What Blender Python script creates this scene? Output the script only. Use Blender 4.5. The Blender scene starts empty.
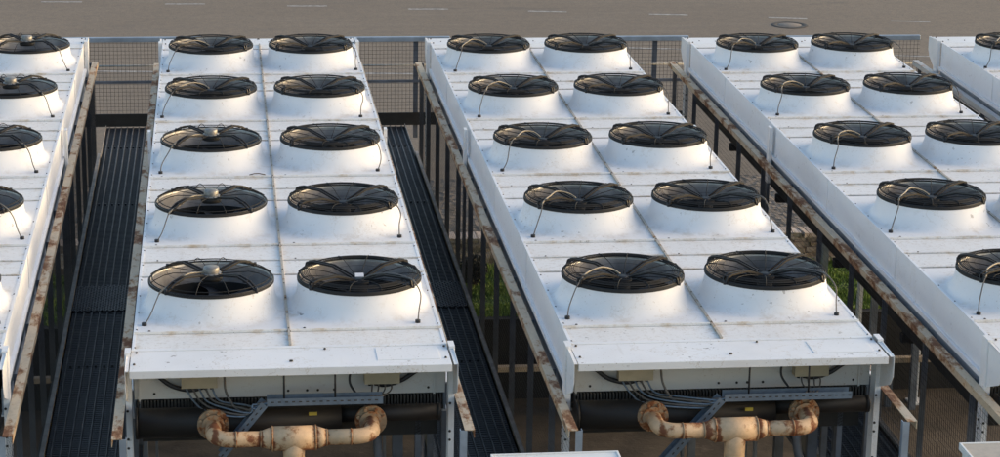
import bpy, bmesh, math, random
from mathutils import Vector, Matrix
random.seed(7)
C = bpy.data.collections.new("Scene_objects"); bpy.context.scene.collection.children.link(C)
PI = math.pi

# ------------------------------------------------------------------ materials
class NB:
    """small helper round a node tree"""
    def __init__(s, name):
        s.m = bpy.data.materials.new(name); s.m.use_nodes = True
        s.t = s.m.node_tree; s.n = s.t.nodes; s.b = s.n["Principled BSDF"]
    def new(s, typ, **kw):
        n = s.n.new(typ)
        for k, v in kw.items(): setattr(n, k, v)
        return n
    def put(s, sock, v):
        if isinstance(v, bpy.types.NodeSocket): s.t.links.new(v, sock)
        elif v is not None: sock.default_value = v
    def pos(s): return s.new("ShaderNodeNewGeometry").outputs["Position"]
    def obj(s): return s.new("ShaderNodeTexCoord").outputs["Object"]
    def scale(s, vec, xyz, off=(0, 0, 0)):
        n = s.new("ShaderNodeMapping"); s.put(n.inputs[0], vec)
        n.inputs["Scale"].default_value = xyz; n.inputs["Location"].default_value = off
        return n.outputs[0]
    def noise(s, vec, sc, det=4, rough=.55):
        n = s.new("ShaderNodeTexNoise"); s.put(n.inputs["Vector"], vec)
        n.inputs["Scale"].default_value = sc; n.inputs["Detail"].default_value = det
        n.inputs["Roughness"].default_value = rough
        return n.outputs[0]
    def step(s, v, a, b, lo=0., hi=1.):
        n = s.new("ShaderNodeMapRange"); n.interpolation_type = 'SMOOTHSTEP'
        s.put(n.inputs[0], v); n.inputs[1].default_value = a; n.inputs[2].default_value = b
        n.inputs[3].default_value = lo; n.inputs[4].default_value = hi
        return n.outputs[0]
    def math(s, op, a, b=None, c=None):
        n = s.new("ShaderNodeMath", operation=op); s.put(n.inputs[0], a)
        if b is not None: s.put(n.inputs[1], b)
        if c is not None: s.put(n.inputs[2], c)
        return n.outputs[0]
    def mix(s, f, a, b):
        n = s.new("ShaderNodeMix", data_type='RGBA'); s.put(n.inputs[0], f)
        for i, v in ((6, a), (7, b)):
            if isinstance(v, tuple): v = tuple(v) + (1,) if len(v) == 3 else v
            s.put(n.inputs[i], v)
        return n.outputs[2]
    def bump(s, h, strength=.3, dist=.01):
        n = s.new("ShaderNodeBump"); s.put(n.inputs["Height"], h)
        n.inputs["Strength"].default_value = strength; n.inputs["Distance"].default_value = dist
        s.t.links.new(n.outputs[0], s.b.inputs["Normal"])
    def done(s, col=None, rough=None, metal=0., spec=None):
        if isinstance(col, tuple): col = tuple(col) + (1,)
        s.put(s.b.inputs["Base Color"], col); s.put(s.b.inputs["Roughness"], rough)
        s.put(s.b.inputs["Metallic"], metal)
        if spec is not None: s.put(s.b.inputs["Specular IOR Level"], spec)
        return s.m
    def sep(s, v):
        n = s.new("ShaderNodeSeparateXYZ"); s.put(n.inputs[0], v); return n.outputs

def m_paint(name, col, dirt=(.30, .22, .14), seams=False, amount=1.0, rough=.42):
    k = NB(name); P = k.pos(); c = col
    if name == 'collar_paint':
        Q = k.sep(k.obj()); rad = k.math('SQRT', k.math('ADD', k.math('POWER', Q[0], 2), k.math('POWER', Q[1], 2)))
        ring = k.math('MULTIPLY', k.step(rad, .50, .60), k.step(rad, .60, .74, 1, 0))
        c = k.mix(k.math('MULTIPLY', ring, k.step(k.noise(P, 7, 6, .75), .45, .70, 0, .42)), c, (.46, .38, .28))
    big = k.step(k.noise(P, 1.1, 5, .6), .42, .75)
    c = k.mix(k.math('MULTIPLY', big, .22 * amount), c, (.56, .52, .47))
    if seams:
        O = k.sep(k.obj()); y = O[1]; tot = None
        for s0 in (-.735, .75, 1.17):
            d = k.math('WRAP', k.math('SUBTRACT', y, s0), DY / 2, -DY / 2)
            g = k.step(k.math('ABSOLUTE', d), .0, .13, 1, 0)
            tot = g if tot is None else k.math('MAXIMUM', tot, g)
        cx = k.step(k.math('ABSOLUTE', O[0]), .015, .10, 1, 0)
        tot = k.math('MAXIMUM', tot, cx)
        ex = k.step(k.math('ABSOLUTE', O[0]), 1.06, 1.155, 0, 1)
        tot = k.math('MAXIMUM', tot, ex)
        w = k.step(k.noise(P, 5, 6, .7), .45, .72)
        c = k.mix(k.math('MULTIPLY', k.math('MULTIPLY', tot, w), .75), c, (.50, .36, .20))
        # dirt that settled on the flat strips
        fl = k.step(k.math('ABSOLUTE', k.math('WRAP', k.math('SUBTRACT', y, 1.18), DY / 2, -DY / 2)), .40, .47, 1, 0)
        sp = k.step(k.noise(P, 26, 6, .8), .52, .66)
        c = k.mix(k.math('MULTIPLY', k.math('MULTIPLY', fl, sp), .45), c, (.42, .34, .25))
    sp2 = k.step(k.noise(P, 48, 3, .65), .63, .70)
    sp2 = k.math('MULTIPLY', sp2, k.step(k.noise(P, 2.3, 3), .42, .62))
    c = k.mix(k.math('MULTIPLY', sp2, .55 * amount), c, dirt)
    st = k.noise(k.scale(P, (9, 1.2, 9)), 1, 4, .6)
    c = k.mix(k.step(st, .60, .80, 0, .25 * amount), c, (.45, .40, .34))
    pd = k.noise(k.scale(P, (1, 1, 1), (5, 3, 0)), 2.6, 5, .65)
    edge = k.step(k.math('ABSOLUTE', k.math('SUBTRACT', pd, .58)), .0, .012, .30 * amount, 0)
    c = k.mix(edge, c, (.50, .43, .34))
    fk = k.noise(k.scale(P, (1, 1, 1), (9, 1, 4)), 17, 3, .6); fk = k.math('MULTIPLY', k.step(fk, .66, .69), k.step(k.noise(P, 1.7, 2), .5, .56))
    c = k.mix(k.math('MULTIPLY', fk, .7 * amount), c, (.25, .22, .20))
    k.bump(k.noise(P, 2.2, 2, .5), .25, .03)
    return k.done(c, k.step(k.noise(P, 6, 3), .3, .7, rough - .08, rough + .12))

def m_rust(name, base, rust=.5, deep=(.19, .058, .016), mid=(.45, .19, .06), sc=5.):
    k = NB(name); P = k.pos(); P = k.scale(P, (1, .45 if 'rail' in name else 1, 1))
    n1 = k.noise(P, sc, 8, .68); n2 = k.noise(P, sc * 3.1, 6, .7)
    if name == 'rusty_pipe':
        ax = k.math('ABSOLUTE', k.sep(k.obj())[0]); bo = None
        for q in (.155, .235, .41, .56):
            g = k.step(k.math('ABSOLUTE', k.math('SUBTRACT', ax, q)), 0, .035, .16, 0); bo = g if bo is None else k.math('MAXIMUM', bo, g)
        under = k.step(k.sep(k.new("ShaderNodeNewGeometry").outputs["Normal"])[2], -.9, .1, .08, 0)
        n1 = k.math('ADD', k.math('SUBTRACT', n1, .035), k.math('ADD', bo, under))
    c = k.mix(k.step(n2, .35, .75, 0, .55), base, tuple(x * .62 for x in base))
    c = k.mix(k.step(n1, rust, rust + .10, 0, .85), c, mid)
    c = k.mix(k.step(k.math('ADD', n1, k.math('MULTIPLY', n2, .35)), rust + .20, rust + .33, 0, 1), c, deep)
    k.bump(n2, .5, .006)
    return k.done(c, k.step(n1, rust, rust + .15, .5, .9))

def m_plain(name, col, rough=.5, metal=0., var=.25, sc=8., bump=.1, spec=None):
    k = NB(name); P = k.pos(); n = k.noise(P, sc, 5, .6)
    c = k.mix(k.step(n, .3, .75, 0, 1), tuple(x * (1 - var) for x in col), tuple(min(1, x * (1 + var)) for x in col))
    if bump: k.bump(n, bump, .01)
    return k.done(c, rough, metal, spec)

DY = 2.35
M = {}
M['deck'] = m_paint('deck_paint', (.80, .79, .77), seams=True)
M['white'] = m_paint('white_paint', (.78, .78, .78), amount=.8)
M['hood'] = m_paint('hood_paint', (.80, .80, .80), amount=1.3)
M['panel'] = m_paint('panel_paint', (.80, .81, .83), amount=.6)
M['collar'] = m_paint('collar_paint', (.78, .78, .785), amount=.8, rough=.75)
M['backplate'] = m_paint('recessed_plate_paint', (.66, .65, .62), amount=1.)
M['rim'] = m_plain('bare_rim_metal', (.60, .58, .52), .35, .2)
M['seam'] = m_rust('weathered_seam', (.46, .41, .34), .52, mid=(.42, .30, .18), deep=(.22, .13, .07), sc=6)
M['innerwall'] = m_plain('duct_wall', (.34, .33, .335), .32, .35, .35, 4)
M['black'] = m_plain('black_guard', (.009, .009, .011), .5, 0, .2)
M['blade'] = m_plain('black_blade', (.016, .017, .022), .33, 0, .2)
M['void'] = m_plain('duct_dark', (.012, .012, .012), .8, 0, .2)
M['hub'] = m_plain('motor_cap', (.26, .25, .235), .45, .4, .25, 30)
M['label'] = m_plain('label_paper', (.70, .70, .72), .5, 0, .05)
M['cable'] = m_plain('cable_grey', (.13, .115, .10), .55)
M['cablel'] = m_plain('conduit_beige', (.27, .235, .18), .5)
M['cableb'] = m_plain('cable_black', (.02, .02, .022), .5)
M['cabletray'] = m_plain('cable_tray_metal', (.18, .23, .29), .42, .5, .15, 20)
M['coil'] = m_plain('coil_dark', (.02, .02, .02), .7)
M['fin'] = m_plain('fin_dark', (.05, .048, .044), .6)
M['header'] = m_plain('header_pipe', (.012, .009, .007), .62, 0, .35, 4)
M['jbox'] = m_plain('junction_box', (.42, .36, .25), .5, 0, .08)
M['galv'] = m_plain('galvanised_post', (.16, .18, .215), .48, .35, .25, 4)
M['galvl'] = m_plain('galvanised_post_pale', (.32, .38, .45), .45, .3, .2, 4)
M['wire'] = m_plain('mesh_wire', (.028, .029, .033), .6, .1)
M['grating'] = m_plain('walkway_deck', (.034, .034, .036), .50, .15, .35, 3, .2)
def m_grating():
    k = NB('walkway_deck'); P = k.pos()
    c = k.mix(k.step(k.noise(P, 3, 5, .6), .3, .75), (.026, .026, .028), (.042, .042, .045))
    c = k.mix(k.step(k.noise(k.scale(P, (1, .5, 1), (3, 7, 0)), 2.2, 6, .7), .54, .70, 0, .55), c, (.095, .085, .072))
    return k.done(c, .5, .1)
M['grating'] = m_grating()
M['ridge'] = m_plain('walkway_worn_ridge', (.085, .085, .09), .5, .15, .45, 5)
M['gratmesh'] = m_plain('walkway_open_mesh', (.12, .12, .13), .45, .3, .2)
M['kick'] = m_plain('kick_strip', (.30, .275, .25), .6, .1, .3, 6)
M['railrust'] = m_rust('rusty_rail', (.58, .47, .33), .475, sc=6.5, mid=(.40, .22, .10), deep=(.17, .07, .03))
M['railfar'] = m_rust('rail_grey', (.50, .50, .49), .60, sc=5)
M['pipe'] = m_rust('rusty_pipe', (.68, .46, .27), .49, deep=(.20, .07, .03), mid=(.42, .20, .075), sc=7)
M['flange'] = m_rust('rusty_flange', (.36, .25, .15), .46, sc=12)
M['bolt'] = m_plain('bolt_dark', (.05, .045, .04), .5, .3)
M['yellow'] = m_plain('yellow_tag', (.55, .40, .05), .6)
M['timber'] = m_plain('curb_concrete', (.42, .33, .24), .85, 0, .25, 6, .3)
M['retain'] = m_plain('retaining_shade_dark', (.022, .020, .018), .9, 0, .3, 2, .4)  # shade of the pit put into the wall's near-black colour

def m_ground():
    k = NB('asphalt'); P = k.pos()
    a = k.noise(P, .12, 4, .6); b = k.noise(P, 28, 3, .8); d = k.noise(k.scale(P, (.35, 3.2, 1)), 1, 5, .7)
    c = k.mix(k.step(a, .3, .7), (.20, .156, .112), (.242, .190, .136))
    c = k.mix(k.step(d, .45, .75, 0, .5), c, (.27, .225, .17))
    c = k.mix(k.step(b, .38, .62, .0, .5), c, (.13, .11, .09))
    c = k.mix(k.step(k.noise(k.scale(P, (.25, 1.0, 1), (3, 8, 0)), 1, 6, .7), .62, .66, 0, .35), c, (.09, .08, .07))
    g2 = k.noise(P, 7, 4, .75); c = k.mix(k.step(g2, .40, .66, 0, .38), c, (.12, .10, .083))
    pt = k.noise(k.scale(P, (.5, 1.6, 1), (11, 2, 0)), .9, 6, .7)
    c = k.mix(k.step(pt, .60, .63, 0, .25), c, (.14, .118, .10))
    fl = k.noise(P, 90, 2, .5); c = k.mix(k.step(fl, .60, .72, 0, .5), c, (.45, .38, .31))
    k.bump(b, .6, .01)
    return k.done(c, .88)
M['asphalt'] = m_ground()
def m_gravel():
    k = NB('gravel'); P = k.pos()
    v = k.new("ShaderNodeTexVoronoi"); k.put(v.inputs["Vector"], P); v.inputs["Scale"].default_value = 11
    c = k.mix(k.step(k.sep(v.outputs["Color"])[0], 0, 1), (.10, .085, .07), (.24, .20, .165))
    c = k.mix(k.step(k.noise(P, .5, 4), .4, .7, 0, .5), c, (.12, .105, .09))
    k.bump(v.outputs["Distance"], 1., .03)
    return k.done(c, .9)
M['gravel'] = m_gravel()
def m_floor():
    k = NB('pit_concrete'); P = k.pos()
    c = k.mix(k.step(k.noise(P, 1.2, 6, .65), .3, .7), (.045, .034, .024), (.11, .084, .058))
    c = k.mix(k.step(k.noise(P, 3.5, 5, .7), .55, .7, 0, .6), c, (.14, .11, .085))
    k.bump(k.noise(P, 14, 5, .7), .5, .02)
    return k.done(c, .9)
M['floor'] = m_floor()
M['linepaint'] = m_plain('line_paint', (.38, .36, .335), .7, 0, .45, 9)
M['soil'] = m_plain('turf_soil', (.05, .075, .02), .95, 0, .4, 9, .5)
def m_grass():
    k = NB('grass_blade'); P = k.pos()
    c = k.mix(k.step(k.noise(P, 3, 4), .35, .65), (.11, .20, .025), (.24, .34, .06))
    return k.done(c, .6)
M['grass'] = m_grass()
M['leaf'] = m_plain('dark_leaf', (.02, .022, .012), .6, 0, .4, 12, 0)
def m_stone():
    k = NB('wall_stone'); P = k.pos()
    v = k.new("ShaderNodeTexVoronoi"); k.put(v.inputs["Vector"], k.scale(P, (3.2, 3.2, 7))); v.inputs["Scale"].default_value = 1.
    c = k.mix(k.step(k.sep(v.outputs["Color"])[0], 0, 1), (.26, .20, .16), (.58, .49, .42))
    k.bump(k.noise(P, 20, 4), .5, .02)
    return k.done(c, .85)
M['stone'] = m_stone()
M['iron'] = m_plain('cast_iron', (.07, .06, .05), .7, .2, .3, 20)
M['manlid'] = m_plain('lid_concrete', (.19, .165, .14), .8, 0, .2, 20)
M['cab'] = m_paint('cabinet_paint', (.74, .74, .72), amount=1.)
M['cabtop'] = m_rust('cabinet_stained_top', (.46, .40, .32), .56, mid=(.35, .24, .15), deep=(.20, .13, .08), sc=3)
M['twig'] = m_plain('twig', (.09, .06, .04), .9)

# ------------------------------------------------------------------ mesh helpers
class MB:
    def __init__(s): s.v = []; s.f = []; s.m = []; s.sm = []
    def add(s, vs, fs, mi=0, smooth=False):
        o = len(s.v); s.v += [tuple(v) for v in vs]
        for f in fs: s.f.append(tuple(i + o for i in f)); s.m.append(mi); s.sm.append(smooth)
        return s
    def box(s, x0, x1, y0, y1, z0, z1, mi=0):
        if x0 > x1: x0, x1 = x1, x0
        vs = [(x, y, z) for z in (z0, z1) for y in (y0, y1) for x in (x0, x1)]
        return s.add(vs, [(0, 2, 3, 1), (4, 5, 7, 6), (0, 1, 5, 4), (2, 6, 7, 3), (0, 4, 6, 2), (1, 3, 7, 5)], mi)
    def bar(s, a, b, w, h, mi=0, up=(0, 0, 1)):
        a = Vector(a); b = Vector(b); d = (b - a).normalized(); u = Vector(up)
        r = d.cross(u)
        if r.length < 1e-5: r = d.cross(Vector((0, 1, 0)))
        r.normalize(); u = r.cross(d); vs = []
        for p in (a, b):
            for i, j in ((-1, -1), (1, -1), (1, 1), (-1, 1)): vs.append(p + r * (i * w / 2) + u * (j * h / 2))
        return s.add(vs, [(3, 2, 1, 0), (4, 5, 6, 7), (0, 1, 5, 4), (1, 2, 6, 5), (2, 3, 7, 6), (3, 0, 4, 7)], mi)
    def tube(s, pts, r, n=8, mi=0, closed=False, cap=True, radii=None):
        pts = [Vector(p) for p in pts]; N = len(pts); vs = []; fs = []; prev = None
        for i, p in enumerate(pts):
            if closed: t = pts[(i + 1) % N] - pts[i - 1]
            else: t = pts[min(i + 1, N - 1)] - pts[max(i - 1, 0)]
            t.normalize()
            if prev is None:
                u = t.cross(Vector((0, 0, 1)))
                if u.length < 1e-3: u = t.cross(Vector((0, 1, 0)))
            else: u = prev - t * prev.dot(t)
            u.normalize(); prev = u; w = t.cross(u); rr = radii[i] if radii else r
            for k in range(n):
                a = 2 * PI * k / n; vs.append(p + (u * math.cos(a) + w * math.sin(a)) * rr)
        for i in range(N if closed else N - 1):
            j = (i + 1) % N
            for k in range(n):
                l = (k + 1) % n; fs.append((i * n + k, i * n + l, j * n + l, j * n + k))
        s.add(vs, fs, mi, True)
        if cap and not closed:
            o = len(s.v) - N * n
            s.f.append(tuple(o + k for k in range(n))[::-1]); s.m.append(mi); s.sm.append(False)
            s.f.append(tuple(o + (N - 1) * n + k for k in range(n))); s.m.append(mi); s.sm.append(False)
        return s
    def cyl(s, a, b, r, n=16, mi=0): return s.tube([a, b], r, n, mi)
    def lathe(s, prof, n=48, mi=0, c=(0, 0, 0), a0=0, a1=2 * PI):
        vs = []; fs = []; full = abs(a1 - a0 - 2 * PI) < 1e-6; m = n if full else n + 1
        for k in range(m):
            a = a0 + (a1 - a0) * k / n
            for r, z in prof: vs.append((c[0] + r * math.cos(a), c[1] + r * math.sin(a), c[2] + z))
        L = len(prof)
        for k in range(n):
            l = (k + 1) % m
            for j in range(L - 1): fs.append((k * L + j, l * L + j, l * L + j + 1, k * L + j + 1))
        return s.add(vs, fs, mi, True)
    def mesh(s, name, mats):
        me = bpy.data.meshes.new(name); me.from_pydata(s.v, [], s.f)
        for x in (mats if isinstance(mats, (list, tuple)) else [mats]): me.materials.append(x)
        for i, p in enumerate(me.polygons): p.material_index = s.m[i]; p.use_smooth = s.sm[i]
        me.update(); return me

def put(name, me, parent=None, loc=(0, 0, 0), rotz=0, bevel=0, kind=None, label=None):
    o = bpy.data.objects.new(name, me); C.objects.link(o); o.location = loc; o.rotation_euler = (0, 0, rotz)
    if parent is not None: o.parent = parent
    if bevel:
        b = o.modifiers.new("bevel", 'BEVEL'); b.width = bevel; b.segments = 2; b.limit_method = 'ANGLE'; b.angle_limit = math.radians(50)
    if kind: o['kind'] = kind
    if label: o['label'] = label
    return o
def tag(o, label, cat, group=None):
    o['label'] = label; o['category'] = cat
    if group: o['group'] = group
    return o
def thing(name, label, cat, loc=(0, 0, 0), group=None):
    o = bpy.data.objects.new(name, None); C.objects.link(o); o.location = loc; o.empty_display_size = .2
    return tag(o, label, cat, group)
def curve_pts(ctrl, n=8):
    """Catmull-Rom through control points"""
    P = [Vector(c) for c in ctrl]; P = [2 * P[0] - P[1]] + P + [2 * P[-1] - P[-2]]; out = []
    for i in range(1, len(P) - 2):
        for k in range(n):
            t = k / n; a, b, c, d = P[i - 1:i + 3]
            out.append(.5 * ((2 * b) + (c - a) * t + (2 * a - 5 * b + 4 * c - d) * t * t + (3 * b - a - 3 * c + d) * t ** 3))
    out.append(P[-2]); return out

# ------------------------------------------------------------------ fans
ZD = -.20           # roof deck of a cooler, below the fan rims (z = 0)
R0 = .480
def fan_collar():
    m = MB(); n = 96; steps = 14
    # flared nozzle pressed out of its rectangular pan
    rings = []
    X, Y0, Y1 = .570, -.727, .742
    for k in range(n):
        a = 2 * PI * k / n; ca, sa = math.cos(a), math.sin(a); yy = Y1 if sa > 0 else -Y0
        rb = min(X / abs(ca) if abs(ca) > 1e-6 else 9, yy / abs(sa) if abs(sa) > 1e-6 else 9)
        e = 2.6; re = (abs(ca / .562) ** e + abs(sa / .655) ** e) ** (-1 / e); re = min(re, rb - .003)
        row = []
        for j in range(steps + 1):
            u = j / steps; r = R0 + (re - R0) * u ** 1.35
            h = (1 - u) ** 2.7
            row.append((r * ca, r * sa, ZD + (-ZD - .004) * h))
        row.append((rb * ca, rb * sa, ZD))
        rings.append(row)
    L = steps + 2; vs = [p for r in rings for p in r]; fs = []
    for k in range(n):
        l = (k + 1) % n
        for j in range(L - 1): fs.append((k * L + j, k * L + j + 1, l * L + j + 1, l * L + j))
    m.add(vs, fs, 0, True)
    # corners of the rectangular pan
    m.lathe([(R0, -.004), (R0 + .004, .003), (R0 - .004, .008), (R0 - .012, .003), (R0 - .014, -.006)], 96, 1)
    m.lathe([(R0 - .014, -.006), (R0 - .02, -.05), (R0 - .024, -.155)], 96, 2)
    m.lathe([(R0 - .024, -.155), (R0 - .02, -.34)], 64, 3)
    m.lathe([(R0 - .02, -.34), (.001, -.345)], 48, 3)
    return m.mesh('fan_collar', [M['collar'], M['rim'], M['innerwall'], M['void']])
PROF = {'A': [(.07, .050), (.16, .062), (.30, .078), (.38, .066), (.45, .036), (.482, .014)],
        'B': [(.07, -.020), (.13, -.008), (.24, .022), (.34, .038), (.42, .046), (.465, .038), (.482, .018)]}
def prof_z(kind, r, extra=0):
    p = PROF[kind]
    if r <= p[0][0]: return p[0][1]
    for (a, za), (b, zb) in zip(p, p[1:]):
        if r <= b: return za + (zb - za) * (r - a) / (b - a)
    return p[-1][1]
def fan_guard(kind):
    m = MB()
    for i in range(3):
        r = .14 + i * .10
        if r > .474: break
        pts = [(r * math.cos(2 * PI * k / 56), r * math.sin(2 * PI * k / 56), prof_z(kind, r)) for k in range(56)]
        m.tube(pts, .0013, 3, 0, True)
    if kind == 'B':
        for i in range(7):
            r = .392 + i * .0135
            m.tube([(r * math.cos(2 * PI * k / 56), r * math.sin(2 * PI * k / 56), prof_z(kind, r)) for k in range(56)], .0028, 4, 1, True)
    for i in range(12):
        a = 2 * PI * (i + .5) / 12 + .02
        pts = [(r * math.cos(a), r * math.sin(a), z + .004) for r, z in PROF[kind]]
        m.tube(pts, .0036, 4, 1)
    m.tube([(.474 * math.cos(2 * PI * k / 64), .474 * math.sin(2 * PI * k / 64), .012) for k in range(64)], .006, 5, 0, True)
    m.lathe([(.4865, -.012), (.4872, .004), (.484, .014 if kind == 'B' else .010)], 96, 1)      # black fixing band round the rim
    # back part of the guard carries a dark skirt ring a little inside the rim
    m.tube([(.455 * math.cos(2 * PI * k / 64), .455 * math.sin(2 * PI * k / 64), prof_z(kind, .455)) for k in range(64)], .004, 5, 1, True)
    return m.mesh('guard', [M['black'], M['void']])
def fan_arm(kind, ang):
    """a carrier arm: two parallel flat bars from the hub over the guard to a foot on the rim"""
    m = MB(); c, s = math.cos(ang), math.sin(ang)
    if kind == 'A': pr = [(.06, .040), (.15, .062), (.30, .084), (.40, .060), (.485, .012)]
    else: pr = [(.06, -.012), (.11, .006), (.24, .052), (.43, .058), (.480, .046), (.492, .004)]
    for off in (-.018, .018):
        pts = [(r * c - off * s, r * s + off * c, z) for r, z in pr]
        for a, b in zip(pts, pts[1:]): m.bar(a, b, .011, .015)
    e = pr[-1]; m.cyl((e[0] * c, e[0] * s, -.012), (e[0] * c, e[0] * s, e[1] + .02), .013, 8)
    q = pr[-2]; m.bar(((q[0] - .02) * c + .026 * s, (q[0] - .02) * s - .026 * c, q[1]), ((q[0] - .02) * c - .026 * s, (q[0] - .02) * s + .026 * c, q[1]), .03, .014)
    return m.mesh('support_arm', M['black'])
def fan_blades():
    m = MB(); nb = 7
    for i in range(nb):
        a0 = 2 * PI * i / nb + .2; vs = []; fs = []; nr, nc = 7, 5
        for j in range(nr):
            r = .085 + (.452 - .085) * j / (nr - 1); pitch = math.radians(40 - 20 * j / (nr - 1)); ch = .15 + .08 * j / (nr - 1)
            sweep = .35 * (j / (nr - 1)) ** 1.5
            for k in range(nc):
                t = (k / (nc - 1) - .5); a = a0 + sweep + t * ch * math.cos(pitch) / r
                z = -.215 + t * ch * math.sin(pitch) + .02 * (1 - 4 * t * t)
                vs.append((r * math.cos(a), r * math.sin(a), z))
        for j in range(nr - 1):
            for k in range(nc - 1): q = j * nc + k; fs.append((q, q + 1, q + nc + 1, q + nc))
        m.add(vs, fs, 0, True)
    return m.mesh('blades', M['blade'])
def fan_motor(kind):
    m = MB()
    if kind == 'A':
        m.lathe([(.0, .0), (.085, .0), (.09, .035), (.075, .045), (.0, .046)], 28, 2)
        m.lathe([(.058, .04), (.062, .05), (.062, .098), (.056, .106), (.0, .108)], 24, 0)
        m.lathe([(.078, .045), (.082, .052), (.078, .058), (.06, .058)], 24, 0)
    else:
        m.lathe([(.0, -.055), (.07, -.055), (.078, -.045), (.07, -.03), (.0, -.028)], 28, 2)
        m.lathe([(.0, -.25), (.06, -.25), (.065, -.09), (.0, -.07)], 16, 2)
        m.lathe([(.045, -.05), (.046, -.022), (.040, -.016), (.0, -.015)], 20, 1)
    return m.mesh('motor', [M['hub'], M['black'], M['void']])
def fan_plate_mesh():   # small rating plate screwed on a motor
    m = MB(); m.box(-.034, .034, -.024, .024, 0, .006); return m.mesh('rating_plate', M['label'])
def fan_cable(kind, side, var=0):
    sx = side
    if kind == 'A': c = [(0, 0, .06), (sx * .08, -.045, .065), (sx * .17, -.13, .080), (sx * .27, -.25, .066), (sx * .355, -.355, .022), (sx * .39, -.41, -.04), (sx * .44, -.50, -.13), (sx * .465, -.545, -.20)]
    elif side < 0: c = [(-.02, .0, .0), (-.09, .01, .045), (-.19, -.04, .070), (-.28, -.17, .070), (-.345, -.31, .045), (-.385, -.40, -.01), (-.43, -.50, -.12), (-.46, -.55, -.20)]
    else: c = [(.02, .0, -.02), (.12, -.02, .03), (.26, -.10, .055), (.36, -.19, .065), (.435, -.28, .05), (.475, -.37, -.02), (.475, -.46, -.11), (.465, -.53, -.20)]
    rj = random.Random(var * 7 + 3); J = rj.uniform
    c = [c[0]] + [(x + J(-.012, .012), y + J(-.015, .01), z + (J(-.015, .005) if z > -.15 else 0)) for x, y, z in c[1:]]
    m = MB(); pts = curve_pts(c, 6); cut = int(len(pts) * .62)
    m.tube(pts[:cut + 1], .0075, 7, 1); m.tube(pts[cut:], .0052, 6, 0)
    m.cyl((c[-1][0], c[-1][1], ZD), (c[-1][0], c[-1][1], ZD + .022), .02, 10, 2)
    return m.mesh('cable', [M['cable'], M['cablel'] if (kind == 'B' and side < 0) or kind == 'A' else M['cable'], M['black']])
FM = dict(collar=fan_collar(), blades=fan_blades(), plate=fan_plate_mesh())
for k_ in 'AB':
    FM['guard' + k_] = fan_guard(k_); FM['motor' + k_] = fan_motor(k_)
    for i_ in range(4): FM['arm%s%d' % (k_, i_)] = fan_arm(k_, PI / 4 + i_ * PI / 2 - (.0 if k_ == 'A' else (.15 if i_ in (0, 2) else -.15)))
    for s_ in (-1, 1):
        for v_ in range(4): FM['cable%s%d%d' % (k_, s_, v_)] = fan_cable(k_, s_, v_)
def fan(parent, x, y, kind, side, plate=False):
    f = put('fan', FM['collar'], parent, (x, y, 0))
    r = random.uniform(-.04, .04)
    put('blades', FM['blades'], f, rotz=random.uniform(0, 6))
    put('guard', FM['guard' + kind], f, rotz=r)
    for i in range(4): put('support_arm', FM['arm%s%d' % (kind, i)], f, rotz=r * .5)
    put('motor', FM['motor' + kind], f)
    if plate:
        o = put('rating_plate', FM['plate'], f, (0, -.014, .014)); o.rotation_euler.x = .35
    c = put('cable', FM['cable%s%d%d' % (kind, side, random.randrange(4))], f, rotz=random.uniform(-.12, .08))
    return f

# ------------------------------------------------------------------ cooler casing
HW = 1.155
YF, YB = -1.10, 10.45            # casing between the end hoods
def deck_mesh():
    m = MB(); t = .006
    def strip(y0, y1, z=ZD):
        for x0, x1 in ((-HW, -.006), (.006, HW)): m.box(x0, x1, y0 + .007, y1 - .007, z - t, z)
    strip(YF, -.735)
    for r in range(5):
        y = r * DY
        if r < 4: strip(y + .75, y + 1.17); strip(y + 1.17, y + DY - .735)
        else: strip(y + .75, YB)
        # outer and inner borders of the pan
        for s in (-1, 1):
            m.box(s * 1.149, s * HW, y - .727, y + .742, ZD - t, ZD)
    ys = [-.735]
    for r in range(5): ys += [r * DY + .75, r * DY + 1.17, (r + 1) * DY - .735]
    ys = [y for y in ys if y < YB - .05]
    for i, y in enumerate(ys):
        big = abs(((y + .735 + .5) % DY) - .5) < .02
        for x0, x1 in ((-HW + .003, -.016), (.016, HW - .003)):
            if big:
                m.box(x0, x1, y - .003, y + .012, ZD, ZD + .020, 0)
            else:
                m.box(x0, x1, y + .006, y + .014, ZD, ZD + .010, 0)
    return m.mesh('roof_deck', M['deck'])
def rib_mesh():
    m = MB(); m.box(-.009, .009, YF + .02, YB - .01, ZD + .001, ZD + .016)
    y = YF + .4
    while y < YB:
        m.lathe([(.0, .022), (.006, .020), (.008, .014)], 8, 1, (.0, y, ZD))
        y += .39
    return m.mesh('centre_rib', [M['seam'], M['bolt']])
def screws_mesh():
    m = MB(); rnd = random.Random(3)
    def s(x, y, r=.007): m.lathe([(.0, .008), (r * .8, .007), (r, 0)], 8, 0, (x, y, ZD))
    y = YF + .05
    while y < YB:
        for q in (-1.135, 1.135): s(q, y)
        y += .43
    for r in range(5):
        for q in (-1.04, .12):
            s(q, r * DY - .66, .011)
            s(q * .98, r * DY + 1.22, .008)
    for r in range(5):
        for q in (-.85, -.3, .3, .85): s(q + rnd.uniform(-.1, .1), r * DY + 1.19, .008)
    return m.mesh('screws', M['bolt'])
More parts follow.
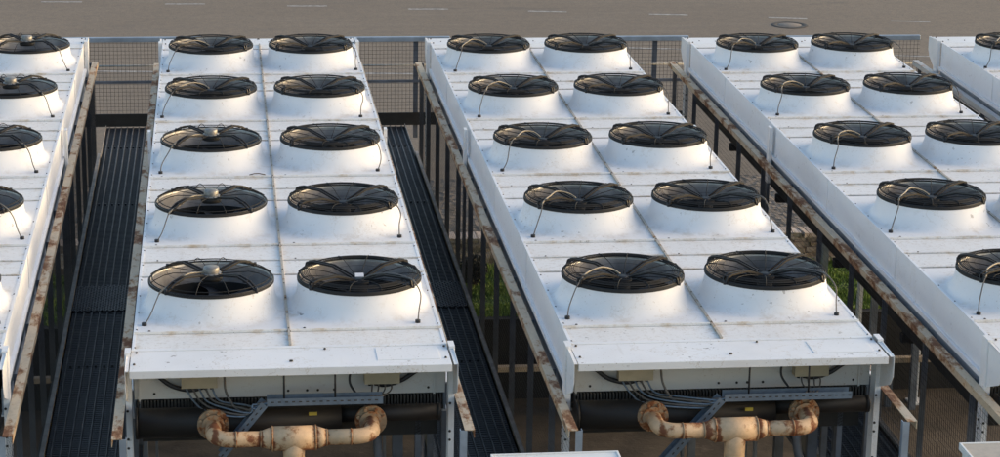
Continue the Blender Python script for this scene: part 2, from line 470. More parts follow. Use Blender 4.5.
def side_panel(sx):
    m = MB(); x = sx * HW
    # modules with a joint gap, folded lip below
    ys = [YF, 1.40, 3.75, 6.10, 8.45, YB]
    for a, b in zip(ys, ys[1:]):
        m.box(x, x - sx * .004, a + .002, b - .002, -.50, ZD - .008)
        m.box(x + sx * .003, x - sx * .02, a + .002, b - .002, ZD - .008, ZD + .003)
        m.box(x - sx * .004, x + sx * .028, a + .002, b - .002, -.512, -.502)
        m.box(x + sx * .020, x + sx * .028, a + .002, b - .002, -.54, -.512)
    for y in ys[1:-1]:
        m.box(x + sx * .001, x + sx * .006, y - .012, y + .012, -.498, ZD - .01)
    m.box(x - sx * .002, x - sx * .02, YF, YB, -.72, -.512, 2)
    m.box(x - sx * .028, x + sx * .012, YF + .01, YB - .01, -.735, -.72, 0)
    return m.mesh('side_panel', [M['panel'], M['galv'], M['galvl']])
def hood_mesh(front):
    m = MB(); s = -1 if front else 1; y0 = YF if front else YB; L = .47 if front else .38; t = .004
    y1 = y0 + s * L
    a, b = sorted((y0, y1))
    m.box(-HW - .005, HW - .002, a, b, ZD - .010, ZD - .002 if front else ZD)
    yy = sorted((y1 + s * .004, y1))
    m.box(-HW - .005, HW - .002, yy[0], yy[1], ZD - .058, ZD - .002)
    m.box(-HW - .005, HW - .002, *sorted((y1, y1 - s * .03)), ZD - .058, ZD - .052)
    if front:
        m.box(-HW - .005, HW - .002, a + .44, b + .012, ZD - .002, ZD + .006)   # folded edge under the deck
        m.box(.62, 1.08, a + .12, b - .08, ZD - .002, ZD + .002)
    for i in range(2):
        for q in ([-1.13, -.01, .0, 1.12] if i else [-1.12, .25, 1.13]):
            m.lathe([(.0, .012), (.008, .010), (.01, 0)], 8, 1, (q, y0 + s * (.07 if not i else .33), ZD))
    return m.mesh('hood', [M['hood'], M['bolt']])
def hood_cheek(sx, front):
    """vertical plate closing the side of a hood, chamfered below"""
    s = -1 if front else 1; y0 = YF - .14 if front else YB + .14
    y1 = YF - .475 if front else YB + .42
    pr = [(y0, ZD + .01), (y1 + .0, ZD + .002), (y1 + s * .0, -.36), (y1 - s * .06, -.44), (y0, -.55)]
    m = MB(); x = sx * (HW + .038); vs = []
    for dx in (0, .004):
        vs += [(x + dx, y, z) for y, z in pr]
    n = len(pr); fs = [tuple(range(n)), tuple(range(n, 2 * n))[::-1]] + [(i, (i + 1) % n, n + (i + 1) % n, n + i) for i in range(n)]
    m.add(vs, fs)
    # top return closing against the hood
    m.box(x, sx * (HW + .012), min(y0, y1) + .002, max(y0, y1) - .002, ZD - .006, ZD - .0)
    return m.mesh('hood_cheek', M['white'])
def leg_mesh(sx, y, w=.13, zb=-4.95, zt=ZD + .02, end=True):
    m = MB(); x0 = sx * (HW + .006); x1 = sx * (HW + .050)
    # folded channel: web plus two flanges, holes drawn as dark bolts
    m.box(x1 - sx * .004, x1, y - w / 2, y + w / 2, zb, zt)
    m.box(x0, x1 - sx * .004, y - w / 2, y - w / 2 + .004, zb, zt)
    m.box(x0, x1 - sx * .004, y + w / 2 - .004, y + w / 2, zb, zt)
    m.box(x0, x1, y - w / 2, y + w / 2, zt, zt + .004)
    for z in (-.62, -.84, -.91, -1.12, -1.2, -1.5, -1.58):
        m.cyl(((x0 + x1) / 2 - .01, y - w / 2 - .004, z), ((x0 + x1) / 2 - .01, y - w / 2 + .002, z), .010, 8, 1)
        m.cyl((x1 - sx * .002, y + .02, z), (x1 + sx * .006, y + .02, z), .010, 8, 1)
    m.box(x0 - sx * .08, x1 + sx * .06, y - .12, y + .12, zb, zb + .02)
    return m.mesh('leg', [M['white'], M['bolt']])
def midleg_mesh(sx, y):
    m = MB(); x0 = sx * (HW + .034); x1 = sx * (HW + .064)
    m.box(x0, x1, y - .05, y + .05, -.80, ZD - .004)
    for yy in (-.045, .035): m.box(x0 + sx * .002, x1 - sx * .002, y + yy, y + yy + .01, -4.93, -.80, 2)
    m.box(x1 - sx * .008, x1 - sx * .003, y - .034, y + .034, -4.93, -.80, 2)
    m.box(x0 - sx * .05, x1 + sx * .05, y - .1, y + .1, -4.95, -4.93)
    return m.mesh('leg', [M['white'], M['bolt'], M['galv']])
def backplate_mesh():
    m = MB(); m.box(-HW + .01, HW - .01, YF - .03, YF - .02, -.572, ZD - .02)
    for q in (-1.0, -.02, .12, .2, .32, 1.02): m.cyl((q, YF - .034, -.53), (q, YF - .028, -.53), .010, 8, 1)
    m.box(-HW + .04, -HW + .055, YF - .045, YF - .03, -.60, -.24); m.box(HW - .10, HW - .085, YF - .045, YF - .03, -.60, -.24)
    return m.mesh('back_plate', [M['backplate'], M['bolt']])
def coil_mesh():
    m = MB(); m.box(-HW + .06, HW - .06, YF + .02, YB - .02, -.92, -.60)
    # supporting cross rails
    for y in (1.2, 3.5, 5.9, 8.2): m.box(-HW + .03, HW - .03, y - .04, y + .04, -1.0, -.92)
    return m.mesh('coil', M['coil'])
def fins_mesh():
    m = MB(); x = -HW + .03
    m.box(-HW + .02, HW - .02, YF - .03, YF + .0, -.70, -.665, 0)
    while x < HW - .03:
        m.box(x, x + .013, YF - .075, YF - .022, -.685, -.576); x += .0245
    return m.mesh('coil_fins', M['fin'])
def header_mesh():
    m = MB(); y = YF - .22
    m.cyl((-HW + .03, y, -.69), (.36, y, -.69), .112, 28)
    m.cyl((-HW + .02, y, -.69), (-HW + .04, y, -.69), .116, 28)
    m.cyl((.30, y, -.655), (HW - .07, y, -.655), .062, 24)
    m.cyl((HW - .085, y, -.655), (HW - .062, y, -.655), .066, 20)
    m.tube(curve_pts([(.50, y - .02, -.66), (.50, y + .06, -.66), (.5, y + .12, -.66)], 3), .055, 12)
    return m.mesh('header_pipe', M['header'])
def rear_pipes_mesh():
    m = MB()
    m.tube(curve_pts([(.66, YF + .2, -.75), (.66, YF + .18, -1.1), (.72, YF + .15, -1.3), (.84, YF + .15, -1.36), (.95, YF + .15, -1.3), (.98, YF + .2, -1.1), (.98, YF + .25, -.8)], 5), .035, 10)
    m.box(.78, .86, YF + .3, YF + .36, -2.2, -.9); m.box(.93, .97, YF + .02, YF + .10, -2.4, -.75)
    return m.mesh('rear_pipework', M['galv'])
def jbox_mesh():
    m = MB(); m.box(0, .26, -.10, 0, -.09, 0)
    m.box(-.012, .272, -.104, -.096, -.012, .006)
    for i in range(5): m.cyl((.04 + i * .045, -.05, -.115), (.04 + i * .045, -.05, -.088), .013, 8, 1)
    return m.mesh('junction_box', [M['jbox'], M['cableb']])
def hose_mesh(side):
    m = MB()
    if side < 0: c = [(-1.04, YF - .06, -.33), (-.97, YF - .07, -.38), (-.87, YF - .08, -.455), (-.74, YF - .08, -.49), (-.64, YF - .07, -.47), (-.58, YF - .06, -.42)]
    else: c = [(.56, YF - .06, -.42), (.62, YF - .07, -.47), (.70, YF - .08, -.485), (.82, YF - .08, -.45), (.92, YF - .07, -.39), (1.04, YF - .06, -.34)]
    m.tube(curve_pts(c, 6), .017, 9); return m.mesh('hose', M['cableb'])
CM = dict(deck=deck_mesh(), rib=rib_mesh(), screws=screws_mesh(), back=backplate_mesh(), coil=coil_mesh(),
          fins=fins_mesh(), header=header_mesh(), rear=rear_pipes_mesh(), jbox=jbox_mesh(), hoodF=hood_mesh(True), hoodB=hood_mesh(False))
for s_ in (-1, 1):
    CM['side%d' % s_] = side_panel(s_); CM['hose%d' % s_] = hose_mesh(s_)
    for n_, fr_ in (('F', True), ('B', False)): CM['cheek%s%d' % (n_, s_)] = hood_cheek(s_, fr_)
    CM['legF%d' % s_] = leg_mesh(s_, YF - .075); CM['legB%d' % s_] = leg_mesh(s_, YB + .075); CM['legM%d' % s_] = midleg_mesh(s_, 5.97)

UX = [-3.2527, 0, 3.2288, 6.4236, 9.575]
UY = [.117, 0, -.0645, -.143, -.2]
ULAB = ['white twin-row fan cooler cut off by the left edge of the photo',
        'white twin-row fan cooler left of centre, between two walkways, dark twig on deck',
        'white twin-row fan cooler right of centre, behind the small white cabinet',
        'white twin-row fan cooler with its long pale side panel facing the right-hand walkway',
        'white fan cooler of which only the rear left corner shows at top right']
for u in range(5):
    U = thing('fan_cooler', ULAB[u], 'air cooler', (UX[u], UY[u], 0), 'rooftop fan coolers standing side by side')
    put('roof_deck', CM['deck'], U); put('centre_rib', CM['rib'], U)
    put('screws', CM['screws'], U)
    for s in (-1, 1):
        put('side_panel', CM['side%d' % s], U)
        for e in 'FB':
            put('hood_cheek', CM['cheek%s%d' % (e, s)], U); put('leg', CM['leg%s%d' % (e, s)], U)
        put('leg', CM['legM%d' % s], U)
    put('hood', CM['hoodF'], U, bevel=.003); put('hood', CM['hoodB'], U, bevel=.003)
    put('coil', CM['coil'], U)
    if u in (1, 2, 3):
        put('back_plate', CM['back'], U); put('coil_fins', CM['fins'], U); put('header_pipe', CM['header'], U)
        put('rear_pipework', CM['rear'], U)
        put('junction_box', CM['jbox'], U, (-.80, YF - .034, -.37)); put('junction_box', CM['jbox'], U, (.54, YF - .034, -.37))
        put('hose', CM['hose-1'], U); put('hose', CM['hose1'], U)
    for r in range(5):
        for c in (0, 1):
            if u == 0 and c == 0: pass
            kind = 'A' if (u == 0 or (u == 1 and c == 0 and r < 3)) else 'B'
            side = -1 if c == 0 else 1
            fan(U, (c - .5) * 1.15, r * DY, kind, side, plate=(u, c, r) == (1, 1, 0))

# ------------------------------------------------------------------ pipe manifolds, cable trays
def arc(c, r, a0, a1, n, f): return [f(c, r, a0 + (a1 - a0) * i / n) for i in range(n + 1)]
def manifold(u, off):
    t = thing('pipe_manifold', {1: 'rusty cream pipe manifold below the front hood of the cooler left of centre', 2: 'rusty cream pipe manifold below the front hood of the cooler right of centre'}[u],
              'pipe', (UX[u], UY[u], 0), 'rusty pipe manifolds below the hoods')
    yr, zr, yf = YF - .65, -.672, YF - .345; X = .572
    m = MB()
    for s in (-1, 1):
        x = s * X; R = .135; pts = [(x, yf, zr), (x, yr + R, zr)]
        pts += [(x - s * R * (1 - math.cos(a)), yr + R - R * math.sin(a), zr) for a in [PI / 2 * i / 8 for i in range(1, 9)]]
        pts += [(s * .235 + off, yr, zr)]
        m.tube(pts, .057, 20)
        m.tube([(s * .24 + off, yr, zr), (s * .20 + off, yr, zr), (s * .155 + off, yr, zr)], .06, 20, radii=[.057, .07, .088])
    m.cyl((-.157 + off, yr, zr), (.157 + off, yr, zr), .089, 24)
    m.tube([(off, yr, zr), (off, yr, zr - .13), (off, yr, zr - 2.6)], .078, 20, radii=[.085, .078, .072])
    m.tube([(off, yr, zr - 2.6), (off, yr, -4.95)], .072, 16)
    put('pipe_run', m.mesh('pipe_run', M['pipe']), t)
    for s in (-1, 1):
        for xx in (.155, .235, .41):
            w = MB(); r = .091 if xx < .2 else .060
            w.tube([(s * xx + off * (xx < .3), yr + (r - .003) * math.cos(a), zr + (r - .003) * math.sin(a)) for a in [2 * PI * i / 24 for i in range(24)]], .0065, 6, 0, True)
            put('weld_ring', w.mesh('weld_ring', M['flange']), t)
        f = MB(); f.cyl((s * X, yf + .035, zr), (s * X, yf - .0, zr), .116, 28)
        f.cyl((s * X, yf, zr), (s * X, yf - .03, zr), .085, 24)
        for i in range(8):
            a = 2 * PI * (i + .5) / 8; bx, bz = s * X + .100 * math.cos(a), zr + .100 * math.sin(a)
            f.cyl((bx, yf - .022, bz), (bx, yf, bz), .014, 6)
            f.cyl((bx, yf + .035, bz), (bx, yf + .06, bz), .011, 6)
        put('flange', f.mesh('flange', M['flange']), t)
    return t
manifold(1, 0.0); manifold(2, -.02)

def tray(u, x0, x1, xd, zd, z=-.50):
    t = thing('cable_tray', {1: 'blue grey perforated cable tray crossing the front of the cooler left of centre', 2: 'blue grey perforated cable tray with a long diagonal leg on the right-of-centre cooler'}[u],
              'cable tray', (UX[u], UY[u], 0), 'hanging cable trays with grey cables')
    y0, y1 = YF - .44, YF - .34; m = MB()
    def channel(a, b):
        a = Vector(a); b = Vector(b); d = (b - a); L = d.length; d.normalize(); n = Vector((-d.z, 0, d.x))
        if n.z < 0: n = -n
        m.bar(a, b, .10, .004, 0, up=n)
        for oy in (-.05, .05):
            o = Vector((0, oy, 0)) + n * .026
            m.bar(a + o, b + o, .004, .056, 0, up=n)
        k = 0.03
        while k < L - .02:           # slots
            p = a + d * k + n * .028 + Vector((0, -.0525, 0)); m.bar(p, p + d * .022, .002, .009, 1, up=n); k += .05
    ym = (y0 + y1) / 2
    channel((x0, ym, z), (x1, ym, z)); channel((x0 + .002, ym, z - .004), (xd, ym, zd))
    put('tray_channel', m.mesh('tray_channel', [M['cabletray'], M['bolt']]), t)
    for xr in ((-.06, .31) if u == 1 else (.13, .58)):
        r = MB(); r.cyl((xr, ym, z), (xr, ym, ZD - .012), .0075, 8); r.cyl((xr, ym, ZD - .03), (xr, ym, ZD - .012), .018, 8); put('hanger_rod', r.mesh('hanger_rod', M['cableb']), t)
    rnd = random.Random(u)
    for i in range(5):
        sx = -.77 + i * .047
        c = [(sx, YF - .09, -.47), (sx + .06, YF - .16, -.55), (sx + .16 + .02 * i, YF - .27, -.595 + .012 * i), (-.37 + .03 * i + (x0 + .19), ym + .015 - .012 * i, -.60 + .018 * i),
             (x0 - .10, ym + .02 - .01 * i, z - .045 + .02 * (i % 3)), (x0 - .01, ym - .03 + .015 * i, z - .0 + .012), (x0 + .12, ym - .03 + .015 * i, z + .012), (x1 - .2, ym - .03 + .015 * i, z + .014)]
        if i > 1: c[5:] = [(x0 - .035, ym - .03 + .015 * i, z - .03), (x0 + (xd - x0) * .4, ym - .03 + .015 * i, z + (zd - z) * .4 + .03), (xd, ym - .03 + .015 * i, zd + .03)]
        w = MB(); w.tube(curve_pts(c, 6), .0075, 7); put('cable', w.mesh('cable', M['cable'] if i % 2 else M['cabletray']), t)
    c = [(-.53, YF - .09, -.34), (-.49, YF - .14, -.36), (-.48, YF - .2, -.46), (-.42, YF - .26, -.56), (-.34, YF - .33, -.58), (x0 - .06, ym, z - .0), (x0 + .1, ym, z + .02)]
    w = MB(); w.tube(curve_pts(c, 6), .009, 7); put('cable', w.mesh('cable', M['cable']), t)
    for i in range(4):
        sx = .60 + i * .047
        c = [(sx, YF - .09, -.465), (sx - .01, YF - .16, -.50), (sx - .03 - .02 * i, ym + .02, z + .03), (sx - .2, ym, z + .012), (.1, ym - .02, z + .01)] if x1 > sx - .1 else [(sx, YF - .09, -.465), (sx - .01, YF - .16, -.52), (sx - .05, ym + .02, -.50), (x1 - .02, ym, z + .012), (.2, ym, z + .01)]
        w = MB(); w.tube(curve_pts(c, 6), .0055, 6); put('cable', w.mesh('cable', M['cable']), t)
    c = [(.50, YF - .06, -.30), (.44, YF - .12, -.36), (.43, YF - .16, -.44), (.48, YF - .2, -.52)]
    w = MB(); w.tube(curve_pts(c, 6), .009, 7); put('cable', w.mesh('cable', M['cableb']), t)
    y = MB(); y.box(.12, .18, YF - .345, YF - .338, z - .115, z - .09); put('yellow_tag', y.mesh('yellow_tag', M['yellow']), t)
tray(1, -.185, .655, -.50, -.90)
tray(2, -.06, .90, -.56, -1.12, -.53)

# ------------------------------------------------------------------ guard fences beside the coolers
ZW = -1.79        # walkway deck
def guard_fence(u, sx, label, ys, rusty=True, y_end=-1.95, y_back=11.2):
    t = thing('guard_fence', label, 'guard fence', (UX[u], UY[u], 0), 'mesh guard fences along the coolers')
    xo = sx * (HW + .127); xi = sx * (HW + .055); z = -.57
    m = MB(); m.box(xi, xo, y_end, y_back, z - .006, z); m.box(xo - sx * .006, xo, y_end, y_back, z - .060, z - .006)
    put('top_rail', m.mesh('top_rail', M['railrust'] if rusty else M['railfar']), t)
    xp = sx * (HW + .073)
    for i, y in enumerate(ys):
        p = MB(); w = .05
        p.box(xp - sx * .05, xp - sx * .044, y - w / 2, y + w / 2, ZW - .12, z - .008)
        p.box(xp - sx * .044, xp, y - w / 2, y - w / 2 + .006, ZW - .12, z - .008)
        put('post', p.mesh('post', M['galvl'] if i == 0 else M['galv']), t, bevel=0)
    w = MB(); x = sx * (HW + .079); yy = y_end + .02
    while yy < y_back:
        w.bar((x, yy, ZW + .02), (x, yy, z - .008), .0017, .0017); yy += .05
    zz = ZW + .12
    while zz < z - .05:
        w.bar((x - sx * .003, y_end, zz), (x - sx * .003, y_back, zz), .0017, .0017); zz += .05
    put('wire_mesh', w.mesh('wire_mesh', M['wire']), t)
    b = MB(); b.box(sx * (HW + .03), sx * (HW + .068), y_end, y_back, ZW - .17, ZW - .125)
    put('bottom_rail', b.mesh('bottom_rail', M['galv']), t)
ysA = [-1.92, -.56, .68, 1.9, 3.1, 4.2, 5.4, 6.6, 7.8, 9., 10.2, 11.17]
ysB = [-1.92, -.96, .28, 1.5, 2.6, 3.78, 5., 6.2, 7.4, 8.6, 9.9, 11.17]
guard_fence(0, 1, 'rust-streaked guard fence on the left side of the leftmost walkway', ysA)
guard_fence(1, -1, 'narrow rusty guard fence against the left flank of the cooler left of centre', ysB)
guard_fence(1, 1, 'guard fence on the right flank of the left-of-centre cooler, short rusty end with blue post', ysA)
guard_fence(2, -1, 'rusty guard fence with dark posts on the right side of the centre walkway', ysA)
guard_fence(2, 1, 'guard fence right of the right-of-centre cooler, short tan rail end showing', ysB)
guard_fence(3, -1, 'long rusty guard fence below the big pale side panel at right', ysB)
guard_fence(4, -1, 'grey guard fence beside the rearmost right cooler, hardly rusted', ysB, rusty=False)

# ------------------------------------------------------------------ walkways
WLAB = ['dark ribbed walkway between the two left coolers', 'dark ribbed walkway down the centre between two coolers',
        'dark ribbed walkway behind the long rusty rail at right', 'dark ribbed walkway at top right, nearly hidden by coolers']
RLAB = ['steel end railing with mesh between the two left coolers', 'steel end railing with mesh at the head of the centre walkway',
        'steel end railing with mesh at the head of the right walkway', 'short stretch of steel end railing at top right']
for i in range(4):
    xc = (UX[i] + UX[i + 1]) / 2; yo = (UY[i] + UY[i + 1]) / 2
    t = thing('walkway', WLAB[i], 'walkway', (xc, yo, 0), 'ribbed walkways between the coolers')
    a = .345; y0, y1 = -6.0, 13.0; ym0, ym1 = 4.9, 5.75
    segs = [(y0, -2.9), (-2.89, .4), (.41, 3.2), (3.21, ym0), (ym1, 9.0), (9.01, 11.8), (11.81, y1)]
    for (p, q) in segs:
        m = MB(); n = 9; w = 2 * a / n
        m.box(-a, a, p, q, ZW - .045, ZW - .028)
        for k in range(n):
            x = -a + k * w
            vs = []; prof = [(.012, -.028), (.020, -.004), (.028, 0), (w - .028, 0), (w - .020, -.004), (w - .012, -.028)]
            prof = [(.028, -.028), (.031, -.015), (.034, -.013), (.042, -.013), (.045, -.015), (.048, -.028)]
            for y in (p, q): vs += [(x + px, y, ZW + pz) for px, pz in prof]
            L = len(prof); m.add(vs, [(j, j + 1, L + j + 1, L + j) for j in range(L - 1)] + [tuple(range(L))[::-1]], 1)
        # fixing clips at the joint
        y = p + .04
        while y < q: m.box(-a, a, y, y + .008, ZW - .028, ZW - .0235); y += .05
        for k in range(1, n, 1): m.box(-a + k * w - .012, -a + k * w + .008, p + .015, p + .035, ZW - .03, ZW - .008)
        put('deck_plank', m.mesh('deck_plank', [M['grating'], M['ridge']]), t)
    m = MB(); st = .055                       # open diamond mesh panel
    for sgn in (1, -1):
        k = -a - (ym1 - ym0)
        while k < a + (ym1 - ym0):
            # lines x = k + sgn*(y-ym0)
            P = []
            for yy in (ym0, ym1): P.append((k + (yy - ym0) if sgn > 0 else k + (ym1 - yy), yy))
            (xa, ya), (xb, yb) = P; lo, hi = 0., 1.
            dx = xb - xa
            ta, tb = sorted(((-a - xa) / dx, (a - xa) / dx)); lo, hi = max(0, ta), min(1, tb)
            if hi > lo:
                m.bar((xa + dx * lo, ya + (yb - ya) * lo, ZW - .01), (xa + dx * hi, ya + (yb - ya) * hi, ZW - .01), .012, .012)
            k += st
    m.box(-a, a, ym0 + .002, ym1 - .002, ZW - .16, ZW - .15, 1)
    put('open_mesh_panel', m.mesh('open_mesh_panel', [M['gratmesh'], M['void']]), t)
    for s in (-1, 1):
        m = MB(); m.box(s * (a + .003), s * (a + .042), y0, 11.3, ZW - .16, ZW + .045); m.box(s * (a + .003), s * (a + .010), y0, y1, ZW - .2, ZW + .012)
        put('kick_strip', m.mesh('kick_strip', M['kick']), t)
    for y in (-4.5, -1.2, 2.2, 6., 10.2, 12.7):
        m = MB(); m.box(-a - .04, a + .04, y, y + .10, ZW - .32, ZW - .165)
        for s in (-1, 1): m.box(s * (a - .02), s * (a - .10), y + .01, y + .09, -4.95 if y < 10.8 else -3.9, ZW - .32)
        put('under_frame', m.mesh('under_frame', M['galv']), t)
    # end railing
    t = thing('end_railing', RLAB[i], 'railing', (xc, yo, 0), 'end railings of the walkways')
    yr = 13.05; W = .95
    m = MB(); m.box(-W, W, yr - .03, yr + .03, -.675, -.610); put('top_rail', m.mesh('top_rail', M['galvl']), t, bevel=.008)
    m = MB(); m.cyl((-W, yr, -.995), (W, yr, -.995), .012, 8); put('mid_rail', m.mesh('mid_rail', M['rim']), t)
    m = MB(); m.box(-W, W, yr - .015, yr + .015, -1.23, -1.195); put('mid_rail', m.mesh('mid_rail', M['galv']), t)
    m = MB(); m.box(-W, W, yr - .01, yr + .01, ZW - .02, ZW + .15); put('kick_plate', m.mesh('kick_plate', M['coil']), t)
    for x in ((-.78, .50) if i > 0 else (-.78, .78)):
        m = MB(); m.box(x - .03, x + .03, yr + .012, yr + .07, ZW - .2, -.677); put('post', m.mesh('post', M['galv']), t)
    m = MB(); x = -W + .02
    while x < W: m.bar((x, yr - .012, ZW + .15), (x, yr - .012, -.67), .003, .003); x += .05
    z = ZW + .2
    while z < -.68: m.bar((-W, yr - .014, z), (W, yr - .014, z), .003, .003); z += .05
    put('wire_mesh', m.mesh('wire_mesh', M['wire']), t)

# ------------------------------------------------------------------ setting
ZG, ZP, YP = -3.9, -4.95, 10.84
def sheet(name, x0, x1, y0, y1, z, mat, kind='structure'):
    m = MB(); m.add([(x0, y0, z), (x1, y0, z), (x1, y1, z), (x0, y1, z)], [(0, 1, 2, 3)]); return put(name, m.mesh(name, mat), kind=kind)
m = MB(); B = 900
xs = [-B, -14, 26, B]; ysg = [-B, -12, YP, B]
vs = [(x, y, ZG) for y in ysg for x in xs]
m.add(vs, [(j * 4 + i, j * 4 + i + 1, j * 4 + i + 5, j * 4 + i + 4) for j in range(3) for i in range(3) if not (i == 1 and j == 1)])
put('ground', m.mesh('ground', M['asphalt']), kind='structure')
sheet('pit_floor', -14, 26, -12, YP, ZP, M['floor'])
sheet('gravel_strip', -13, 25, 13.25, 18.2, ZG + .004, M['gravel'])
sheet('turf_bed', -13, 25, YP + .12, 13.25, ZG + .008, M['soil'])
o = put('retaining_wall', MB().box(-14, 26, YP - .0, YP + .14, ZP, ZG + .03).mesh('retaining_wall', M['retain']))
tag(o, 'dark low retaining wall below the grass behind the coolers', 'wall')
put('pit_sides', MB().box(-14, -13.86, -12, YP - .002, ZP, ZG + .03).box(25.86, 26, -12, YP - .002, ZP, ZG + .03).box(-13.86, 25.86, -12, -11.86, ZP, ZG + .03).mesh('pit_sides', M['retain']), kind='structure')
t = thing('cross_beam', 'pale tan beam crossing the dark pit beyond the coolers', 'beam', (6, 10.2, ZP))
put('beam', MB().box(-19, 19, -.05, .05, .60, .67).mesh('beam', M['timber']), t, bevel=.006)
for x in range(-18, 19, 4): put('leg', MB().box(x - .04, x + .04, -.04, .04, 0, .598).mesh('leg', M['galv']), t)

# dashes of the parking-bay line
dashes = [(-4.338, 34.333, -3.449, 34.306), (-1.635, 34.0, -.764, 33.976), (1.024, 33.673, 1.9, 33.646), (3.651, 33.22, 4.529, 33.19), (6.26, 32.894, 7.101, 32.78),
          (8.868, 32.446, 9.705, 32.33), (11.42, 31.98, 12.246, 31.82), (14.014, 31.438, 14.841, 31.292), (-7.0, 34.7, -6.13, 34.66), (16.6, 30.95, 17.42, 30.8)]
m = MB()
for x0, y0, x1, y1 in dashes:
    w = .055; d = Vector((x1 - x0, y1 - y0, 0)).normalized(); n = Vector((-d.y, d.x, 0)) * w
    m.add([(x0 - n.x, y0 - n.y, ZG + .004), (x1 - n.x, y1 - n.y, ZG + .004), (x1 + n.x, y1 + n.y, ZG + .004), (x0 + n.x, y0 + n.y, ZG + .004)], [(0, 1, 2, 3)])
for x0, y0, x1, y1 in [(6.6, 28.9, 14.5, 27.4), (-4.0, 26.9, 4.6, 26.2)]:
    w = .045; m.add([(x0, y0 - w, ZG + .004), (x1, y1 - w, ZG + .004), (x1, y1 + w, ZG + .004), (x0, y0 + w, ZG + .004)], [(0, 1, 2, 3)])
put('road_marking', m.mesh('road_marking', M['linepaint']), kind='structure')
t = thing('manhole_cover', 'round manhole cover in the asphalt beside a white dash', 'manhole cover', (11.66, 31.0, ZG))
m = MB(); m.lathe([(.0, .008), (.26, .008), (.265, .004)], 32); put('lid', m.mesh('lid', M['manlid']), t)
m = MB(); m.lathe([(.27, .004), (.275, .012), (.38, .012), (.395, .004)], 32); put('frame_ring', m.mesh('frame_ring', M['iron']), t)

# grass, individual blades
m = MB(); rnd = random.Random(5)
def blades(n, x0, x1):
    for _ in range(n):
        x = rnd.uniform(x0, x1); y = rnd.uniform(YP + .1, 13.2); h = rnd.uniform(.03, .085) * (1.0 + .8 * math.sin(x * 3.1 + y * 2.3) * math.sin(y * 4.7 - x))
        a = rnd.uniform(0, 2 * PI); w = .012; dx, dy = math.cos(a) * w, math.sin(a) * w; lx, ly = rnd.uniform(-.04, .04), rnd.uniform(-.04, .04)
        m.add([(x - dx, y - dy, ZG + .006), (x + dx, y + dy, ZG + .006), (x + lx, y + ly, ZG + .006 + max(.015, h))], [(0, 1, 2)])
blades(26000, 1.2, 4.6); blades(26000, 6.8, 11.5); blades(6000, -3.5, 1.2); blades(5000, 4.6, 6.8)
o = put('grass', m.mesh('grass', M['grass']), kind='stuff'); tag(o, 'short green grass strip between the pit and the stone wall', 'grass')

# dry stone wall: every stone modelled, kept as one mesh
m = MB(); rnd = random.Random(11); zc = ZG
for course in range(6):
    h = .07; x = -12.0 - rnd.random() * .2; 
    while x < 24:
        L = rnd.uniform(.08, .22) if (1 < x < 12) else rnd.uniform(.5, .9); j = lambda s=.014: rnd.uniform(-s, s)
        z0, z1 = zc + .004, zc + h - .004; y0, y1 = 13.28 + j(.02), 13.62 + j(.02)
        vs = [(xx + j(), yy + j(), zz + j(.008)) for zz in (z0, z1) for yy in (y0, y1) for xx in (x + .006, x + L - .006)]
        m.add(vs, [(0, 2, 3, 1), (4, 5, 7, 6), (0, 1, 5, 4), (2, 6, 7, 3), (0, 4, 6, 2), (1, 3, 7, 5)]); x += L
    zc += h
m.box(-12, 24, 13.32, 13.56, ZG, zc - .03)
o = put('stone_wall', m.mesh('stone_wall', M['stone'])); tag(o, 'low wall of rough pale stones behind the grass strip', 'wall')

# dark shrub in front of the wall
t = thing('shrub', 'small dark round shrub at the left end of the visible grass', 'shrub', (2.83, 12.2, ZG))
m = MB(); rnd = random.Random(8)
for _ in range(1500):
    v = Vector((rnd.gauss(0, 1), rnd.gauss(0, 1), rnd.gauss(0, 1))).normalized() * (rnd.random() ** .4) ; c = Vector((v.x * .19, v.y * .19, .30 + v.z * .21))
    a = Vector((rnd.gauss(0, 1), rnd.gauss(0, 1), rnd.gauss(0, 1))).normalized() * .025; b = a.cross(Vector((rnd.gauss(0, 1), rnd.gauss(0, 1), 1))).normalized() * .014
    m.add([c - a, c + b, c + a, c - b], [(0, 1, 2, 3)])
put('foliage', m.mesh('foliage', M['leaf']), t)
m = MB()
for i in range(5):
    a = i * 1.3; m.tube([(0, 0, 0), (.03 * math.cos(a), .03 * math.sin(a), .15), (.1 * math.cos(a), .1 * math.sin(a), .36)], .01, 5, radii=[.014, .01, .005])
put('stem', m.mesh('stem', M['twig']), t)

# foreground cabinets standing on the walkways
def cabinet(x0, x1, y0, y1, ztop, label, top):
    t = thing('cabinet', label, 'cabinet', ((x0 + x1) / 2, (y0 + y1) / 2, ZW)); w, d = (x1 - x0) / 2, (y1 - y0) / 2; H = ztop - ZW
    m = MB(); m.box(-w + .02, w - .02, -d + .02, d - .02, .004, H - .05); put('body', m.mesh('body', M['cab']), t, bevel=.006)
    m = MB(); m.box(-w, w, -d, d, H - .05, H - .012); 
    for a in ((-w, w, -d, -d + .015), (-w, w, d - .015, d), (-w, -w + .015, -d + .016, d - .016), (w - .015, w, -d + .016, d - .016)): m.box(*a, H - .012, H, 0)
    m.box(-w + .015, w - .015, -d + .015, d - .015, H - .012, H - .008, 1)
    put('lid', m.mesh('lid', [M['cab'], top]), t, bevel=.003)
    m = MB(); m.box(-w + .10, w - .10, -d + .014, -d + .02, .12, H - .15); put('door', m.mesh('door', M['cab']), t)
    m = MB(); m.cyl((w - .16, -d + .014, H * .5 - .05), (w - .16, -d + .014, H * .5 + .08), .01, 8); put('handle', m.mesh('handle', M['bolt']), t)
cabinet(1.27, 2.135, -3.5, -3.0, -.352, 'white cabinet top at the bottom edge in front of the centre walkway', M['cab'])
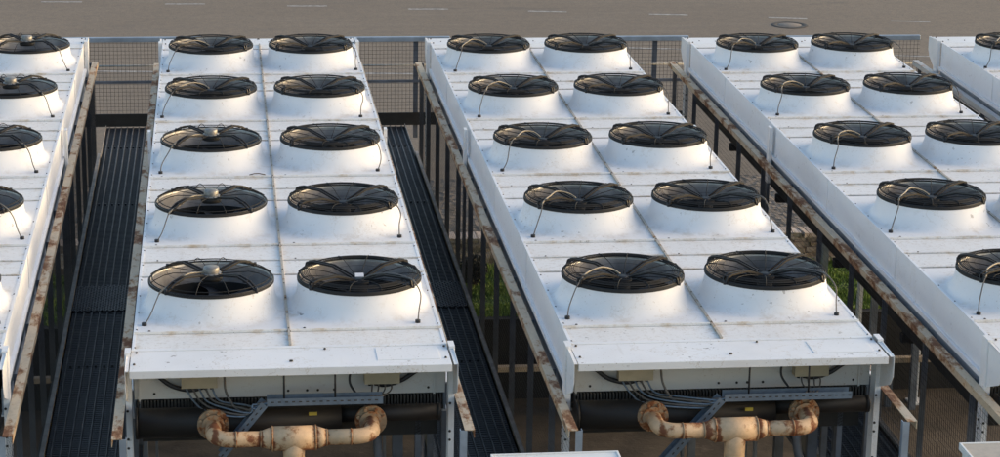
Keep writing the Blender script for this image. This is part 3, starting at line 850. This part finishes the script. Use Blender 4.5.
cabinet(4.50, 5.35, -3.7, -3.0, -.365, 'grey rimmed cabinet with brown stained top in the bottom right corner', M['cabtop'])

# twigs on the decks
def twig(x, y, pts, label):
    m = MB()
    for a in pts: m.tube([(px, py, pz + .006) for px, py, pz in a], .005, 5)
    o = put('twig', m.mesh('twig', M['twig']), None, (x, y, ZD)); tag(o, label, 'twig')
twig(.10, -.34, [[(0, 0, 0), (.06, -.01, .004), (.13, -.02, 0)], [(.10, -.02, 0), (.16, .02, .02), (.18, .12, .03)], [(.10, -.02, 0), (.17, -.02, .01)]], 'small forked twig at the foot of the nearest fan collar left of the centre walkway')
twig(-.22, 4.05, [[(0, 0, 0), (.05, .01, .01), (.09, .02, .008), (.15, 0, 0)]], 'dark bent twig on the white deck behind the second fan row')

# ------------------------------------------------------------------ light, sky, camera
sc = bpy.context.scene
SUN_EL, SUN_AZ = math.radians(12), math.radians(88)       # azimuth clockwise from +Y
w = bpy.data.worlds.new("World"); sc.world = w; w.use_nodes = True
nt = w.node_tree; bg = nt.nodes["Background"]; sky = nt.nodes.new("ShaderNodeTexSky"); sky.sky_type = 'NISHITA'
sky.sun_disc = False; sky.sun_elevation = SUN_EL; sky.sun_rotation = SUN_AZ; sky.dust_density = 3.; sky.air_density = 1.0; sky.ozone_density = 1.05
nt.links.new(sky.outputs[0], bg.inputs[0]); bg.inputs[1].default_value = .15
sd = bpy.data.lights.new("sun", 'SUN'); sd.energy = .50; sd.angle = math.radians(75); sd.color = (.84, .60, .40)
so = bpy.data.objects.new("sun", sd); C.objects.link(so)
d = Vector((math.sin(SUN_AZ) * math.cos(SUN_EL), math.cos(SUN_AZ) * math.cos(SUN_EL), math.sin(SUN_EL)))
so.rotation_euler = (-d).to_track_quat('-Z', 'Y').to_euler(); so.location = (20, 0, 12)

cd = bpy.data.cameras.new("camera"); cam = bpy.data.objects.new("camera", cd); C.objects.link(cam); sc.camera = cam
f, cx, cy, cz, yaw, pitch, roll = 2356.4265, -.4916, -17.6673, 5.3174, .1222, .271, .0162
cyw, syw, cp, sp, cr, sr = math.cos(yaw), math.sin(yaw), math.cos(pitch), math.sin(pitch), math.cos(roll), math.sin(roll)
F = Vector((syw * cp, cyw * cp, -sp)); Rr = Vector((cyw, -syw, 0)); Uu = Rr.cross(F)
R2 = Rr * cr + Uu * sr; U2 = -Rr * sr + Uu * cr
cam.matrix_world = Matrix(((R2.x, U2.x, -F.x, cx), (R2.y, U2.y, -F.y, cy), (R2.z, U2.z, -F.z, cz), (0, 0, 0, 1)))
cd.sensor_width = 36; cd.lens = f / 1000 * 36; cd.clip_end = 3000; cd.clip_start = .1
sc.view_settings.view_transform = 'Standard'; sc.view_settings.look = 'None'; sc.view_settings.gamma = 1
sc.view_settings.exposure = 1.24
